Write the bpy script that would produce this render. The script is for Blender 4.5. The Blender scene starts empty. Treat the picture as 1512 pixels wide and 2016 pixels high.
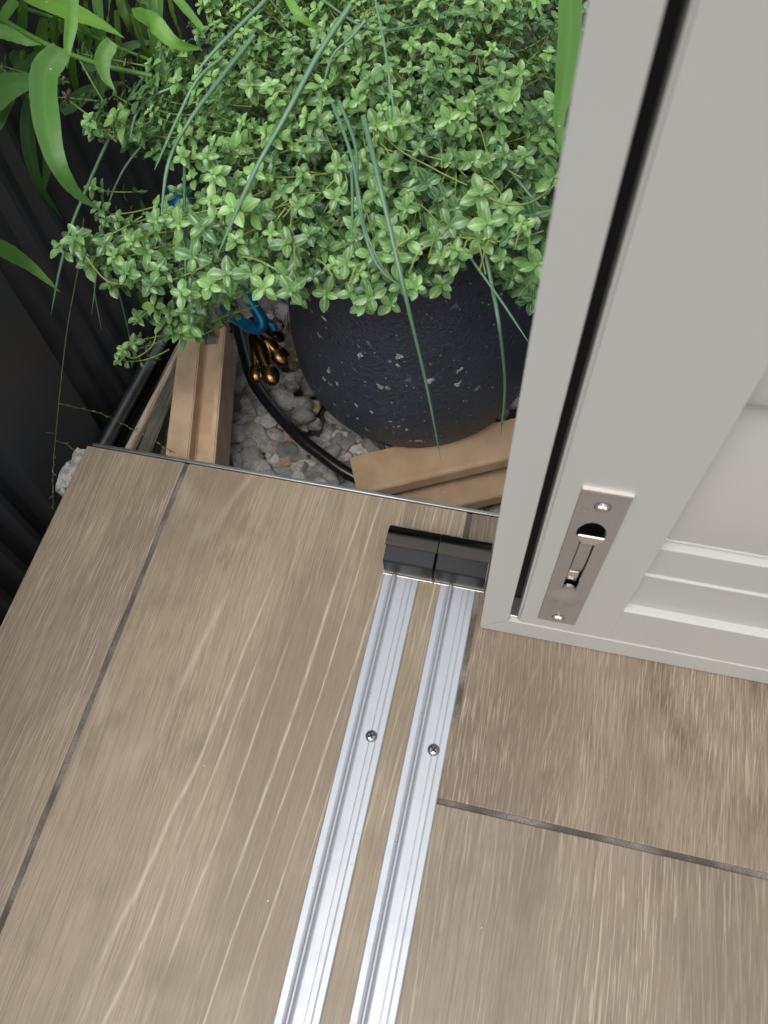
import bpy, bmesh, math, random
import numpy as np
from mathutils import Vector, Matrix, noise as mn
random.seed(7); rng = np.random.default_rng(11)
D = bpy.data; S = bpy.context.scene; COL = S.collection
# ------------------------------------------------------------------ camera
F = 1564.49
RM = np.array([[0.97420217, -0.17336057, 0.14448611], [0.22130723, 0.859252, -0.46120398], [-0.0441954, 0.48128174, 0.87545112]])
EYE = np.array([0, 0, .6])
cam = D.cameras.new('camera'); co = D.objects.new('camera', cam); COL.objects.link(co)
m4 = Matrix([list(RM[i]) + [EYE[i]] for i in range(3)] + [[0, 0, 0, 1]]); co.matrix_world = m4
cam.sensor_fit = 'HORIZONTAL'; cam.sensor_width = 36; cam.lens = F / 1512 * 36
cam.clip_start = .01; cam.clip_end = 500
cam.dof.use_dof = True; cam.dof.focus_distance = .70; cam.dof.aperture_fstop = 15
S.camera = co
# ------------------------------------------------------------------ light
SUN_EL, SUN_AZ = 66, 196       # overcast: wide soft sun
w = D.worlds.new("World"); S.world = w; w.use_nodes = True
sky = w.node_tree.nodes.new('ShaderNodeTexSky'); sky.sky_type = 'NISHITA'; sky.sun_disc = False
sky.sun_elevation = math.radians(SUN_EL); sky.sun_rotation = math.radians(SUN_AZ)
sky.air_density = 1.0; sky.dust_density = 6.0; sky.ozone_density = 1.0
bg = w.node_tree.nodes['Background']; bg.inputs['Strength'].default_value = .15
hs = w.node_tree.nodes.new('ShaderNodeHueSaturation'); hs.inputs['Saturation'].default_value = .5   # cloud cover: a grey-white sky
w.node_tree.links.new(sky.outputs[0], hs.inputs['Color']); w.node_tree.links.new(hs.outputs[0], bg.inputs[0])
sl = D.lights.new('sun', 'SUN'); sl.energy = .9; sl.angle = math.radians(50); sl.color = (1, .99, .965)
so = D.objects.new('sun', sl); COL.objects.link(so)
az = math.radians(SUN_AZ); el = math.radians(SUN_EL)
sdir = Vector((math.sin(az) * math.cos(el), math.cos(az) * math.cos(el), math.sin(el)))
so.rotation_euler = sdir.to_track_quat('Z', 'Y').to_euler()
S.view_settings.view_transform = 'Standard'; S.view_settings.look = 'None'
S.view_settings.exposure = .33; S.view_settings.gamma = 1
S.cycles.max_bounces = 8; S.cycles.transparent_max_bounces = 8

# ------------------------------------------------------------------ helpers
def up(z): return z + .075 * min(1, max(0, (z - .02) / .07))
def ray(px, py):
    return RM @ np.array([(px - 756) / F, -(py - 1008) / F, -1.0])
def at(px, py, z=0.0, ax=2):
    """the point of the plane (axis ax = value z) that is seen at photo pixel px, py"""
    d = ray(px, py); return Vector(EYE + d * ((z - EYE[ax]) / d[ax]))
def link(o):
    COL.objects.link(o); return o
def tag(o, label=None, cat=None, group=None, kind=None):
    if label: o['label'] = label
    if cat: o['category'] = cat
    if group: o['group'] = group
    if kind: o['kind'] = kind
    return o
def empty(name, loc, label, cat, group=None):
    o = link(D.objects.new(name, None)); o.location = loc; o.empty_display_size = .02
    return tag(o, label, cat, group)
def fin(name, bm, mat, parent=None, smooth=False, auto=None):
    me = D.meshes.new(name); bm.normal_update(); bm.to_mesh(me); bm.free()
    return finm(name, me, mat, parent, smooth, auto)
def finm(name, me, mat, parent=None, smooth=False, auto=None):
    o = link(D.objects.new(name, me))
    for m in (mat if isinstance(mat, (list, tuple)) else [mat]): me.materials.append(m)
    if smooth: me.polygons.foreach_set('use_smooth', [True] * len(me.polygons))
    if auto:
        me.set_sharp_from_angle(angle=math.radians(auto))
        wn = o.modifiers.new('normals', 'WEIGHTED_NORMAL'); wn.keep_sharp = True; wn.weight = 100
    if parent:
        o.parent = parent; o.matrix_parent_inverse = Matrix.Translation(-Vector(parent.location))
    return o
def box(bm, x0, x1, y0, y1, z0, z1, bev=0, seg=2):
    vs = [bm.verts.new((x, y, z)) for x in (x0, x1) for y in (y0, y1) for z in (z0, z1)]
    fs = [(0, 1, 3, 2), (4, 6, 7, 5), (0, 4, 5, 1), (2, 3, 7, 6), (0, 2, 6, 4), (1, 5, 7, 3)]
    ff = [bm.faces.new([vs[i] for i in f]) for f in fs]
    if bev:
        es = list({e for f in ff for e in f.edges})
        bmesh.ops.bevel(bm, geom=es, offset=bev, segments=seg, affect='EDGES', profile=.5)
def prof(bm, pts, a, b, axis='y'):
    """extrude closed 2D profile along an axis. axis y: pts=(x,z); axis x: pts=(y,z)"""
    def mk(p, t):
        return (p[0], t, p[1]) if axis == 'y' else (t, p[0], p[1])
    A = [bm.verts.new(mk(p, a)) for p in pts]; B = [bm.verts.new(mk(p, b)) for p in pts]
    n = len(pts)
    for i in range(n): bm.faces.new((A[i], A[(i + 1) % n], B[(i + 1) % n], B[i]))
    bm.faces.new(A[::-1]); bm.faces.new(B)
    bmesh.ops.recalc_face_normals(bm, faces=bm.faces)
def holed(bm, outer, holes, y0, y1):
    """x-z plate with holes, from y0 (front) to y1 (back)"""
    es = []
    for lp in [outer] + holes:
        vs = [bm.verts.new((x, y0, z)) for x, z in lp]
        es += [bm.edges.new((vs[i], vs[(i + 1) % len(vs)])) for i in range(len(vs))]
    r = bmesh.ops.triangle_fill(bm, edges=es, use_beauty=True)
    fs = [g for g in r['geom'] if isinstance(g, bmesh.types.BMFace)]
    e = bmesh.ops.extrude_face_region(bm, geom=fs)
    bmesh.ops.translate(bm, verts=[g for g in e['geom'] if isinstance(g, bmesh.types.BMVert)], vec=(0, y1 - y0, 0))
    bmesh.ops.recalc_face_normals(bm, faces=bm.faces)
def catmull(P, n=8):
    P = [Vector(p) for p in P]; out = []
    Q = [P[0] * 2 - P[1]] + P + [P[-1] * 2 - P[-2]]
    for i in range(1, len(Q) - 2):
        p0, p1, p2, p3 = Q[i - 1:i + 3]
        for k in range(n):
            t = k / n
            out.append(.5 * ((2 * p1) + (p2 - p0) * t + (2 * p0 - 5 * p1 + 4 * p2 - p3) * t * t + (3 * p1 - p0 - 3 * p2 + p3) * t ** 3))
    out.append(P[-1]); return out
def tube(bm, pts, rad, n=8, cap=True):
    rings = []; N = len(pts); up = Vector((.13, .2, 1)).normalized()
    for i, p in enumerate(pts):
        t = (pts[min(i + 1, N - 1)] - pts[max(i - 1, 0)]).normalized()
        a = t.cross(up); a = a.normalized() if a.length > 1e-4 else Vector((1, 0, 0)); b = t.cross(a)
        r = rad(i / (N - 1)) if callable(rad) else rad
        rings.append([bm.verts.new(p + (a * math.cos(q) + b * math.sin(q)) * r) for q in (2 * math.pi * k / n for k in range(n))])
    for A, B in zip(rings, rings[1:]):
        for k in range(n): bm.faces.new((A[k], A[(k + 1) % n], B[(k + 1) % n], B[k]))
    if cap: bm.faces.new(rings[0][::-1]); bm.faces.new(rings[-1])
def circ(cx, cz, r, n=24, a0=0, a1=2 * math.pi, end=False):
    m = n if not end else n - 1
    return [(cx + r * math.cos(a0 + (a1 - a0) * k / m), cz + r * math.sin(a0 + (a1 - a0) * k / m)) for k in range(n)]

# ------------------------------------------------------------------ node helpers
class NT:
    def __init__(s, name):
        s.m = D.materials.new(name); s.m.use_nodes = True; s.t = s.m.node_tree; s.n = s.t.nodes
        s.p = s.n['Principled BSDF']; s.out = s.n['Material Output']
    def new(s, ty, **k):
        n = s.n.new(ty)
        for a, b in k.items(): setattr(n, a, b)
        return n
    def put(s, sock, v):
        if isinstance(v, (int, float)): sock.default_value = v
        elif isinstance(v, (tuple, list)):
            sock.default_value = tuple(v) + ((1,) if sock.type == 'RGBA' and len(v) == 3 else ())
        else: s.t.links.new(v, sock)
    def math(s, op, a, b=None, c=None, clamp=False):
        n = s.new('ShaderNodeMath', operation=op); n.use_clamp = clamp
        for i, v in enumerate((a, b, c)):
            if v is not None: s.put(n.inputs[i], v)
        return n.outputs[0]
    def noise(s, vec, scale=1, detail=2, rough=.5, dist=0):
        n = s.new('ShaderNodeTexNoise'); s.put(n.inputs['Vector'], vec)
        n.inputs['Scale'].default_value = scale; n.inputs['Detail'].default_value = detail
        n.inputs['Roughness'].default_value = rough; n.inputs['Distortion'].default_value = dist
        return n.outputs['Fac']
    def vec(s, x, y, z):
        n = s.new('ShaderNodeCombineXYZ')
        for i, v in enumerate((x, y, z)): s.put(n.inputs[i], v)
        return n.outputs[0]
    def ss(s, v, a, b, lo=0.0, hi=1.0):
        n = s.new('ShaderNodeMapRange', interpolation_type='SMOOTHSTEP'); s.put(n.inputs[0], v)
        for i, q in zip((1, 2, 3, 4), (a, b, lo, hi)): n.inputs[i].default_value = q
        return n.outputs[0]
    def mix(s, f, a, b):
        n = s.new('ShaderNodeMix', data_type='RGBA'); s.put(n.inputs[0], f); s.put(n.inputs[6], a); s.put(n.inputs[7], b)
        return n.outputs[2]
    def pos(s):
        n = s.new('ShaderNodeNewGeometry'); return n.outputs['Position']
    def obj(s): return s.new('ShaderNodeTexCoord').outputs['Object']
    def sep(s, v):
        n = s.new('ShaderNodeSeparateXYZ'); s.put(n.inputs[0], v); return n.outputs
    def bump(s, h, strength=.3, dist=.001):
        n = s.new('ShaderNodeBump'); n.inputs['Strength'].default_value = strength; n.inputs['Distance'].default_value = dist
        s.put(n.inputs['Height'], h); s.t.links.new(n.outputs[0], s.p.inputs['Normal']); return n.outputs[0]
    def set(s, col=None, rough=None, metal=None, **k):
        if col is not None: s.put(s.p.inputs['Base Color'], col)
        if rough is not None: s.put(s.p.inputs['Roughness'], rough)
        if metal is not None: s.put(s.p.inputs['Metallic'], metal)
        for a, v in k.items(): s.put(s.p.inputs[a.replace('_', ' ')], v)
        return s
def speck(t, scale, lo, hi):
    v = t.new('ShaderNodeTexVoronoi', feature='F1'); t.put(v.inputs['Vector'], t.obj()); v.inputs['Scale'].default_value = scale
    return t.ss(v.outputs['Distance'], lo, hi, 1, 0), v

# ------------------------------------------------------------------ materials
def wood(name, seed, x0, y0, a, kx, freq, lines, pore, A, B, dark, swirl=.02, porey=16, ky=1.0):
    t = NT(name); p = t.obj(); X, Y, Z = t.sep(p)
    off = seed * 3.71
    n1 = t.noise(t.vec(t.math('MULTIPLY_ADD', X, 7.0, off), t.math('MULTIPLY', Y, 2.6), off), 1, 2)
    n2 = t.noise(t.vec(t.math('MULTIPLY_ADD', X, 55.0, off), t.math('MULTIPLY', Y, 9), off), 1, 3)
    n1c = t.math('SUBTRACT', n1, .5)
    xw = t.math('ADD', X, t.math('MULTIPLY', n1c, swirl * .9))
    dx = t.math('SUBTRACT', xw, x0)
    c = t.math('SUBTRACT', t.math('MULTIPLY', t.math('SUBTRACT', Y, y0), ky), t.math('DIVIDE', t.math('MULTIPLY', t.math('MULTIPLY', dx, dx), a), t.math('SQRT', t.math('MULTIPLY_ADD', t.math('MULTIPLY', dx, dx), (a / 6) ** 2 + 1, 1))))
    c = t.math('ADD', c, t.math('MULTIPLY', xw, kx))
    c = t.math('ADD', c, t.math('MULTIPLY', n2, .018))
    # irregular spacing of the growth rings
    irr = t.noise(t.vec(t.math('MULTIPLY', c, freq * .45), off, 0), 1, 1)
    ph = t.math('ADD', t.math('MULTIPLY', c, freq * 6.283), t.math('MULTIPLY', irr, 16))
    sn = t.math('MULTIPLY_ADD', t.math('SINE', ph), .5, .5)
    ring = t.math('POWER', sn, 34)
    ring2 = t.ss(sn, .1, 1)
    # pores : short pale dashes following the grain
    pv = t.vec(t.math('MULTIPLY', t.math('ADD', xw, t.math('MULTIPLY', n2, .003)), 1050), t.math('MULTIPLY', Y, porey * 2.2), off)
    pn = t.noise(pv, 1, 1, .5)
    pv2 = t.vec(t.math('MULTIPLY', t.math('ADD', xw, t.math('MULTIPLY', n2, .004)), 760), t.math('MULTIPLY', Y, porey * 1.5), off + 5)
    pn2 = t.noise(pv2, 1, 2, .5)
    grain = t.noise(t.vec(t.math('MULTIPLY', xw, 1500), t.math('MULTIPLY', Y, 60), off), 1, 2)
    dens = t.noise(t.vec(t.math('MULTIPLY_ADD', xw, 17, off), t.math('MULTIPLY', Y, 5), off + 2), 1, 3)
    densm = t.ss(dens, .32, .62, .25, 1)
    m1 = t.math('MULTIPLY', t.ss(pn, .595, .63), t.math('MULTIPLY', densm, pore * .46))
    m2 = t.math('MULTIPLY', t.ss(pn2, .62, .65), t.math('MULTIPLY', densm, pore * .30))
    brk = t.ss(t.noise(t.vec(t.math('MULTIPLY', xw, 45), t.math('MULTIPLY', Y, 6), off + 9), 1, 3), .36, .56, .0, 1)
    m3 = t.math('MULTIPLY', t.math('MULTIPLY', ring, brk), t.math('MULTIPLY', t.ss(grain, .35, .6, .35, 1), t.ss(t.math('ABSOLUTE', dx), .015, .06, lines * .3, lines)))
    big = t.noise(t.vec(t.math('MULTIPLY_ADD', xw, 13, off), t.math('MULTIPLY', Y, 2.4), off + 4), 1, 4, .55)
    mot = t.noise(t.vec(t.math('MULTIPLY_ADD', X, 26, off), t.math('MULTIPLY', Y, 14), off + 6), 1, 4, .6)
    f = t.math('ADD', t.math('MULTIPLY', big, .7), t.math('MULTIPLY', mot, .3))
    col = t.mix(t.ss(f, .42, .57), A, B)
    col = t.mix(t.math('MULTIPLY', t.ss(mot, .5, .75), t.math('MULTIPLY', t.ss(big, .52, .36), .8)), col, dark)
    col = t.mix(t.math('MULTIPLY', ring2, .13), col, tuple(q * .62 for q in A))
    # fine dark grain
    col = t.mix(t.math('MULTIPLY', t.ss(grain, .48, .66), .34), col, dark)
    dk = t.noise(t.vec(t.math('MULTIPLY', xw, 900), t.math('MULTIPLY', Y, 9), off + 7), 1, 3, .6)
    col = t.mix(t.math('MULTIPLY', t.ss(dk, .47, .62), .42), col, dark)
    cream = (.45, .395, .30)
    for m in (m2, m1, m3): col = t.mix(t.math('MINIMUM', m, .8), col, cream)
    # tiny crumbs of pale dust
    sp, v = speck(t, 55, .018, .03)
    gate = t.ss(t.sep(v.outputs['Color'])[0], .88, .9)
    col = t.mix(t.math('MULTIPLY', sp, gate), col, (.75, .72, .66))
    t.set(col, t.math('MULTIPLY_ADD', mot, .2, .34), 0, Specular_IOR_Level=.5)
    t.bump(t.math('SUBTRACT', t.math('ADD', m1, m2), t.math('MULTIPLY', grain, .5)), .25, .0004)
    return t.m
BA, BB, BD = (.262, .212, .150), (.218, .180, .136), (.135, .100, .067)
W_LEFT = wood('oak_tile_straight', 1, 0, 0, 0, 14.0, 7, .3, .95, (.272, .225, .160), (.212, .171, .122), BD, .022, 12)
W_MID = wood('oak_tile_cathedral', 2, -.252, .13, 20, 0, 15, .85, .50, (.272, .222, .150), (.200, .158, .108), (.14, .105, .07), .020, 12, .3)
W_MID2 = wood('oak_tile_dense', 3, -.05, .2, 0, 14, 7, .3, .8, BA, BB, BD)
W_RU = wood('oak_tile_burl', 4, .015, .10, 55, 0, 32, .32, .85, (.212, .165, .116), (.152, .115, .080), (.085, .058, .038), .03, 15)
W_RL = wood('oak_tile_streaky', 5, .09, -.4, 0, 14.0, 8, .3, .95, (.208, .168, .121), (.162, .128, .091), (.110, .082, .056), .018, 13)
def mk_grout():
    t = NT('grout'); p = t.obj()
    n = t.noise(p, 900, 3); b = t.noise(p, 25, 3); g = t.noise(p, 2400, 1)
    c = t.mix(t.ss(b, .38, .62), (.060, .050, .040), (.18, .165, .145))
    c = t.mix(t.ss(n, .5, .7), c, (.06, .05, .045)); c = t.mix(t.math('MULTIPLY', t.ss(g, .6, .75), .4), c, (.4, .38, .36))
    t.set(c, .9); t.bump(n, .8, .0008); return t.m
GROUT = mk_grout()
def mk_conc():
    t = NT('cement'); p = t.obj(); n = t.noise(p, 120, 5, .7); b = t.noise(p, 600, 3)
    t.set(t.mix(t.ss(n, .4, .65), (.52, .51, .49), (.25, .245, .235)), .9); t.bump(t.math('ADD', n, b), .9, .002); return t.m
CEM = mk_conc()
def mk_metal(name, col, rough, brush=None, amt=.12, dirt=0, metal=1.0, anis=0):
    t = NT(name); p = t.obj(); X, Y, Z = t.sep(p)
    sc = {'y': (1, .01, 1), 'z': (1, 1, .02), 'x': (.01, 1, 1), None: (1, 1, 1)}[brush]
    n = t.noise(t.vec(*[t.math('MULTIPLY', q, k * 1500) for q, k in zip((X, Y, Z), sc)]), 1, 3, .6)
    d = t.noise(p, 60, 4, .6)
    c = t.mix(t.ss(n, .35, .65), tuple(q * (1 - amt) for q in col), col)
    if dirt:
        sp, v = speck(t, 150, .06, .10); gate = t.ss(t.sep(v.outputs['Color'])[1], .78, .84)
        c = t.mix(t.math('MULTIPLY', t.math('MULTIPLY', sp, gate), dirt), c, (.12, .11, .1))
        c = t.mix(t.math('MULTIPLY', t.ss(d, .5, .75), .35 * dirt), c, tuple(q * .72 for q in col))
    t.set(c, t.math('MULTIPLY_ADD', d, .2, rough - .1), metal)
    if not brush: t.bump(n, .08, .0003)
    return t.m
ALU = mk_metal('satin_aluminium', (.42, .445, .48), .46, 'y', .06, .6, .55)
TRIM = mk_metal('trim_aluminium', (.66, .67, .68), .3, 'x', .12, .4)
STEEL = mk_metal('brushed_steel', (.44, .44, .43), .3, 'z', .05, 0, .75)
CHROME = mk_metal('polished_steel', (.82, .80, .76), .14)
BLACKCHROME = mk_metal('smoked_nickel', (.17, .15, .12), .15, 'x', .2, .1)
SCREW = mk_metal('zinc_screw', (.42, .43, .44), .28, None, .4, .5)
DARKM = mk_metal('dark_tube', (.34, .35, .37), .3)
def mk_plain(name, col, rough, bump=None, var=.0, vs=40, **k):
    t = NT(name); p = t.obj(); n = t.noise(p, vs, 4)
    t.set(t.mix(t.ss(n, .3, .7), tuple(q * (1 - var) for q in col), col), rough, 0, **k)
    if bump: t.bump(t.noise(p, bump[0], 3), bump[1], bump[2])
    return t.m
RUB = mk_plain('black_rubber', (.006, .0075, .012), .45, (700, .25, .0005), .2, 120, Specular_IOR_Level=.22)
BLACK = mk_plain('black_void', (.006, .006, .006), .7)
def mk_paint():
    t = NT('grey_satin_paint'); p = t.obj(); n = t.noise(p, 12, 3); f = t.noise(p, 2200, 2)
    c = t.mix(n, (.435, .440, .416), (.455, .460, .436))
    v = t.new('ShaderNodeTexVoronoi', feature='F1'); X, Y, Z = t.sep(p)
    t.put(v.inputs['Vector'], t.vec(t.math('MULTIPLY', X, 60), 0, t.math('MULTIPLY', Z, 130)))
    v.inputs['Scale'].default_value = 1
    sp = t.math('MULTIPLY', t.ss(v.outputs['Distance'], .05, .09, 1, 0), t.ss(t.sep(v.outputs['Color'])[0], .74, .8))
    low = t.ss(Z, .10, .02)
    c = t.mix(t.math('MULTIPLY', t.math('MULTIPLY', sp, low), .8), c, (.2, .2, .19))
    t.set(c, .36, 0); t.bump(f, .04, .0003); return t.m
PAINT = mk_paint()
LOUV = mk_plain('louvre_satin_paint', (.45, .445, .42), .42)
def mk_pot():
    t = NT('dark_glaze_stone'); p = t.obj()
    n = t.noise(p, 230, 5, .65, .6); b = t.noise(p, 30, 3); X, Y, Z = t.sep(p)
    c = t.mix(b, (.022, .030, .044), (.039, .049, .066))
    c = t.mix(t.ss(n, .56, .7), c, (.008, .009, .014))
    v = t.new('ShaderNodeTexVoronoi', feature='F1')
    wv = t.new('ShaderNodeVectorMath', operation='ADD'); t.put(wv.inputs[0], p)
    nc = t.new('ShaderNodeTexNoise'); t.put(nc.inputs['Vector'], p); nc.inputs['Scale'].default_value = 180
    ws = t.new('ShaderNodeVectorMath', operation='SCALE'); t.put(ws.inputs[0], nc.outputs['Color']); ws.inputs['Scale'].default_value = .012
    t.put(wv.inputs[1], ws.outputs[0]); t.put(v.inputs['Vector'], wv.outputs[0]); v.inputs['Scale'].default_value = 115
    r = t.sep(v.outputs['Color'])[0]
    size = t.ss(r, .5, 1, .0, .36)
    m = t.ss(t.math('SUBTRACT', v.outputs['Distance'], size), -.06, .03, 1, 0)
    patch = t.ss(t.noise(p, 16, 2), .46, .60)
    m = t.math('MULTIPLY', t.math('MULTIPLY', m, patch), t.ss(r, .52, .56))
    v2 = t.new('ShaderNodeTexVoronoi', feature='F1'); t.put(v2.inputs['Vector'], p); v2.inputs['Scale'].default_value = 260
    m2 = t.math('MULTIPLY', t.ss(v2.outputs['Distance'], .16, .26, 1, 0), t.ss(t.sep(v2.outputs['Color'])[1], .91, .94))
    c = t.mix(t.math('MAXIMUM', m, t.math('MULTIPLY', m2, .8)), c, (.42, .42, .40))
    t.set(c, .42, 0, Specular_IOR_Level=.6); t.bump(t.math('ADD', n, t.math('MULTIPLY', m, .4)), .8, .003); return t.m
POT = mk_pot()
def mk_leafmat(name, young, old_shaded, sheen_tint, trans=.20, rough=.4, vs=.45):
    t = NT(name); at_ = t.new('ShaderNodeAttribute', attribute_name='leaf'); R, G, B = t.sep(at_.outputs['Vector'])
    # R tint (random, plus painted shade on deep sprigs), G |across|, B along
    c = t.mix(R, old_shaded, young)
    vein = t.ss(G, .0, .16, 1, 0); c = t.mix(t.math('MULTIPLY', vein, vs), c, tuple(min(1, q * 1.7) for q in young))
    edge = t.ss(G, .7, 1.0); c = t.mix(t.math('MULTIPLY', edge, .28), c, sheen_tint)  # pale rims and blotches: frosty sheen painted into the leaf colour
    blot = t.noise(t.obj(), 400, 2); c = t.mix(t.math('MULTIPLY', t.ss(blot, .45, .7), .10), c, sheen_tint)
    if vs < .2:   # water drops and dust on the broad blades
        sp, v = speck(t, 150, .07, .12); c = t.mix(t.math('MULTIPLY', sp, t.ss(t.sep(v.outputs['Color'])[0], .9, .93)), c, (.75, .8, .75))
        st = t.math('MULTIPLY_ADD', t.math('SINE', t.math('MULTIPLY', G, 38)), .5, .5); c = t.mix(t.math('MULTIPLY', st, .16), c, old_shaded)
        c = t.mix(t.math('MULTIPLY', t.ss(B, .93, 1), .6), c, (.30, .22, .08))
    t.set(c, rough, 0, Specular_IOR_Level=.55)
    tr = t.new('ShaderNodeBsdfTranslucent'); t.put(tr.inputs[0], t.mix(.5, c, (.35, .55, .05)))
    mx = t.new('ShaderNodeMixShader'); mx.inputs[0].default_value = trans
    t.t.links.new(t.p.outputs[0], mx.inputs[1]); t.t.links.new(tr.outputs[0], mx.inputs[2]); t.t.links.new(mx.outputs[0], t.out.inputs[0])
    return t.m
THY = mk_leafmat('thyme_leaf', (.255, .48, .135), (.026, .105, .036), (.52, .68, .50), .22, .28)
STEM = mk_plain('thyme_stem', (.24, .33, .08), .5, None, .35, 60)
STRAP = mk_leafmat('grass_blade', (.17, .40, .045), (.045, .145, .045), (.16, .30, .12), .35, .5, .12)
CHIVE = mk_leafmat('chive_stalk', (.14, .27, .15), (.05, .13, .075), (.24, .36, .27), .05, .4)
def mk_card(name, c0, c1):
    t = NT(name); p = t.obj(); n = t.noise(p, 40, 4); f = t.noise(p, 900, 3)
    c = t.mix(t.ss(n, .35, .65), c0, c1); c = t.mix(t.math('MULTIPLY', t.ss(f, .5, .7), .25), c, (.28, .18, .11))
    sp, v = speck(t, 130, .05, .09); c = t.mix(t.math('MULTIPLY', sp, t.ss(t.sep(v.outputs['Color'])[0], .9, .93)), c, (.6, .58, .55))
    t.set(c, .75); t.bump(f, .2, .0004); return t.m
CARD = mk_card('kraft_cardboard', (.50, .36, .235), (.60, .45, .31))
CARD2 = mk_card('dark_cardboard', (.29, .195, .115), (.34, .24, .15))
def mk_stake(name, a, b):
    t = NT(name); X, Y, Z = t.sep(t.obj())
    n = t.noise(t.vec(t.math('MULTIPLY', X, 400), t.math('MULTIPLY', Y, 25), t.math('MULTIPLY', Z, 400)), 1, 4, .6)
    t.set(t.mix(t.ss(n, .35, .65), a, b), .8); t.bump(n, .5, .001); return t.m
PALEWOOD = mk_stake('pale_pine', (.42, .35, .24), (.60, .53, .40)); GREYWOOD = mk_stake('weathered_timber', (.07, .068, .052), (.17, .16, .125))
def mk_fence():
    t = NT('black_powdercoat'); p = t.obj(); n = t.noise(p, 15, 3)
    sp, v = speck(t, 70, .03, .06); c = t.mix(t.math('MULTIPLY', sp, t.ss(t.sep(v.outputs['Color'])[0], .93, .95)), (.046, .048, .051), (.30, .25, .25))
    t.set(c, t.math('MULTIPLY_ADD', n, .15, .34), 0, Specular_IOR_Level=.5); return t.m
FEN = mk_fence()
HOSE = mk_plain('black_hose', (.008, .008, .009), .25, (300, .1, .0003), .2)
BLUE = mk_plain('blue_enamel', (.008, .22, .42), .3, (60, .2, .001), .35, 60, Metallic=.35)
BRONZE = mk_metal('bronze_lacquer', (.25, .145, .065), .24, None, .45, .3)
DRY = mk_plain('dry_brown', (.12, .075, .045), .7, None, .4, 90)
SOILM = mk_plain('dark_soil', (.035, .028, .022), .95, (200, .9, .006), .6, 90)
def mk_rock():
    t = NT('gravel_stone'); a = t.new('ShaderNodeAttribute', attribute_name='leaf'); R, G, B = t.sep(a.outputs['Vector'])
    p = t.obj(); n = t.noise(p, 260, 5, .7); b = t.noise(p, 70, 3)
    c = t.mix(R, (.14, .138, .132), (.46, .45, .43)); c = t.mix(t.ss(G, .93, .96), c, (.34, .25, .15))
    c = t.mix(t.math('MULTIPLY', t.ss(n, .42, .62), .5), c, (.10, .098, .095)); c = t.mix(t.math('MULTIPLY', t.ss(b, .5, .7), .35), c, (.42, .415, .40))
    t.set(c, .8); t.bump(n, .7, .002); return t.m
ROCK = mk_rock()

# ------------------------------------------------------------------ the setting: ground, floor slab, tiles
YB = .334        # back edge of the tiled slab
GZ = -.16        # the gravel bed
bm = bmesh.new(); g = 24
# the ground sheet, far beyond the picture
vs = [[bm.verts.new((-40 + 80 * i / g, -40 + 80 * j / g, GZ)) for j in range(g + 1)] for i in range(g + 1)]
for i in range(g):
    for j in range(g): bm.faces.new((vs[i][j], vs[i + 1][j], vs[i + 1][j + 1], vs[i][j + 1]))
tag(fin('ground', bm, SOILM), kind='structure')
G_ = .0020       # half a grout joint
XS = [-.3835, -.2850, -.0262, .2326, .4912, .7500, 1.009]
floor = tag(link(D.objects.new('floor', None)), kind='structure'); floor.location = (0, 0, 0)
bm = bmesh.new()
# concrete body under the tiles with a rough left face
prof(bm, [(-.377, -.0105), (-.379, -.05), (-.372, -.09), (-.374, -.3), (1.0, -.3), (1.0, -.0105)], -1.4, YB - .006)
fin('concrete_base', bm, CEM, floor)
bm = bmesh.new(); box(bm, XS[0] + .004, 1.0, -1.39, YB - .0045, -.0100, -.0013); fin('grout', bm, GROUT, floor)
bm = bmesh.new(); bmesh.ops.create_grid(bm, x_segments=3, y_segments=60, size=.5)
for v in bm.verts:
    e = mn.noise(Vector((v.co.x * 4, v.co.y * 60, 1))); v.co = Vector((-.0072 + v.co.x * .0040 + e * .0009 * (v.co.x > 0), .205 + v.co.y * .108, .0006 + abs(e) * .0005))
fin('cement_smear', bm, GROUT, floor)
def tile(x0, x1, y0, y1, m, seedless=False):
    bm = bmesh.new(); box(bm, x0, x1, y0, y1, -.0098, 0, .0009, 2)
    # chipped, slightly wavy edges
    bmesh.ops.subdivide_edges(bm, edges=[e for e in bm.edges if e.calc_length() > .05], cuts=60)
    for v in bm.verts:
        n = mn.noise(v.co * 70) * .0004
        if abs(v.co.x - x0) < .002: v.co.x += n
        if abs(v.co.x - x1) < .002: v.co.x += n
    fin('tile', bm, m, floor, True, 50)
tile(XS[0], XS[1] - G_, -1.39, YB - .0038, W_LEFT)
tile(XS[1] + G_, XS[2] - G_, -.72, YB - .0038, W_MID)
tile(XS[1] + G_, XS[2] - G_, -1.39, -.725, W_MID2)
for i in range(2, 6):
    yc = .0935 if i == 2 else (-.25 if i == 3 else .05)
    tile(XS[i] + G_, XS[i + 1] - G_, yc + G_, YB - .0038, W_RU if i == 2 else W_MID2)
    tile(XS[i] + G_, XS[i + 1] - G_, -1.39, yc - G_, W_RL)
# aluminium trim along the back edge
bm = bmesh.new()
prof(bm, [(YB - .0034, -.012), (YB - .0034, .0004), (YB - .0026, .0012), (YB - .0006, .0012), (YB, .0004), (YB, -.012)], -.378, 1.0, 'x')
tag(fin('edge_trim', bm, TRIM, None), 'thin silver aluminium strip capping the back edge of the tiled floor', 'edge trim')
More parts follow.
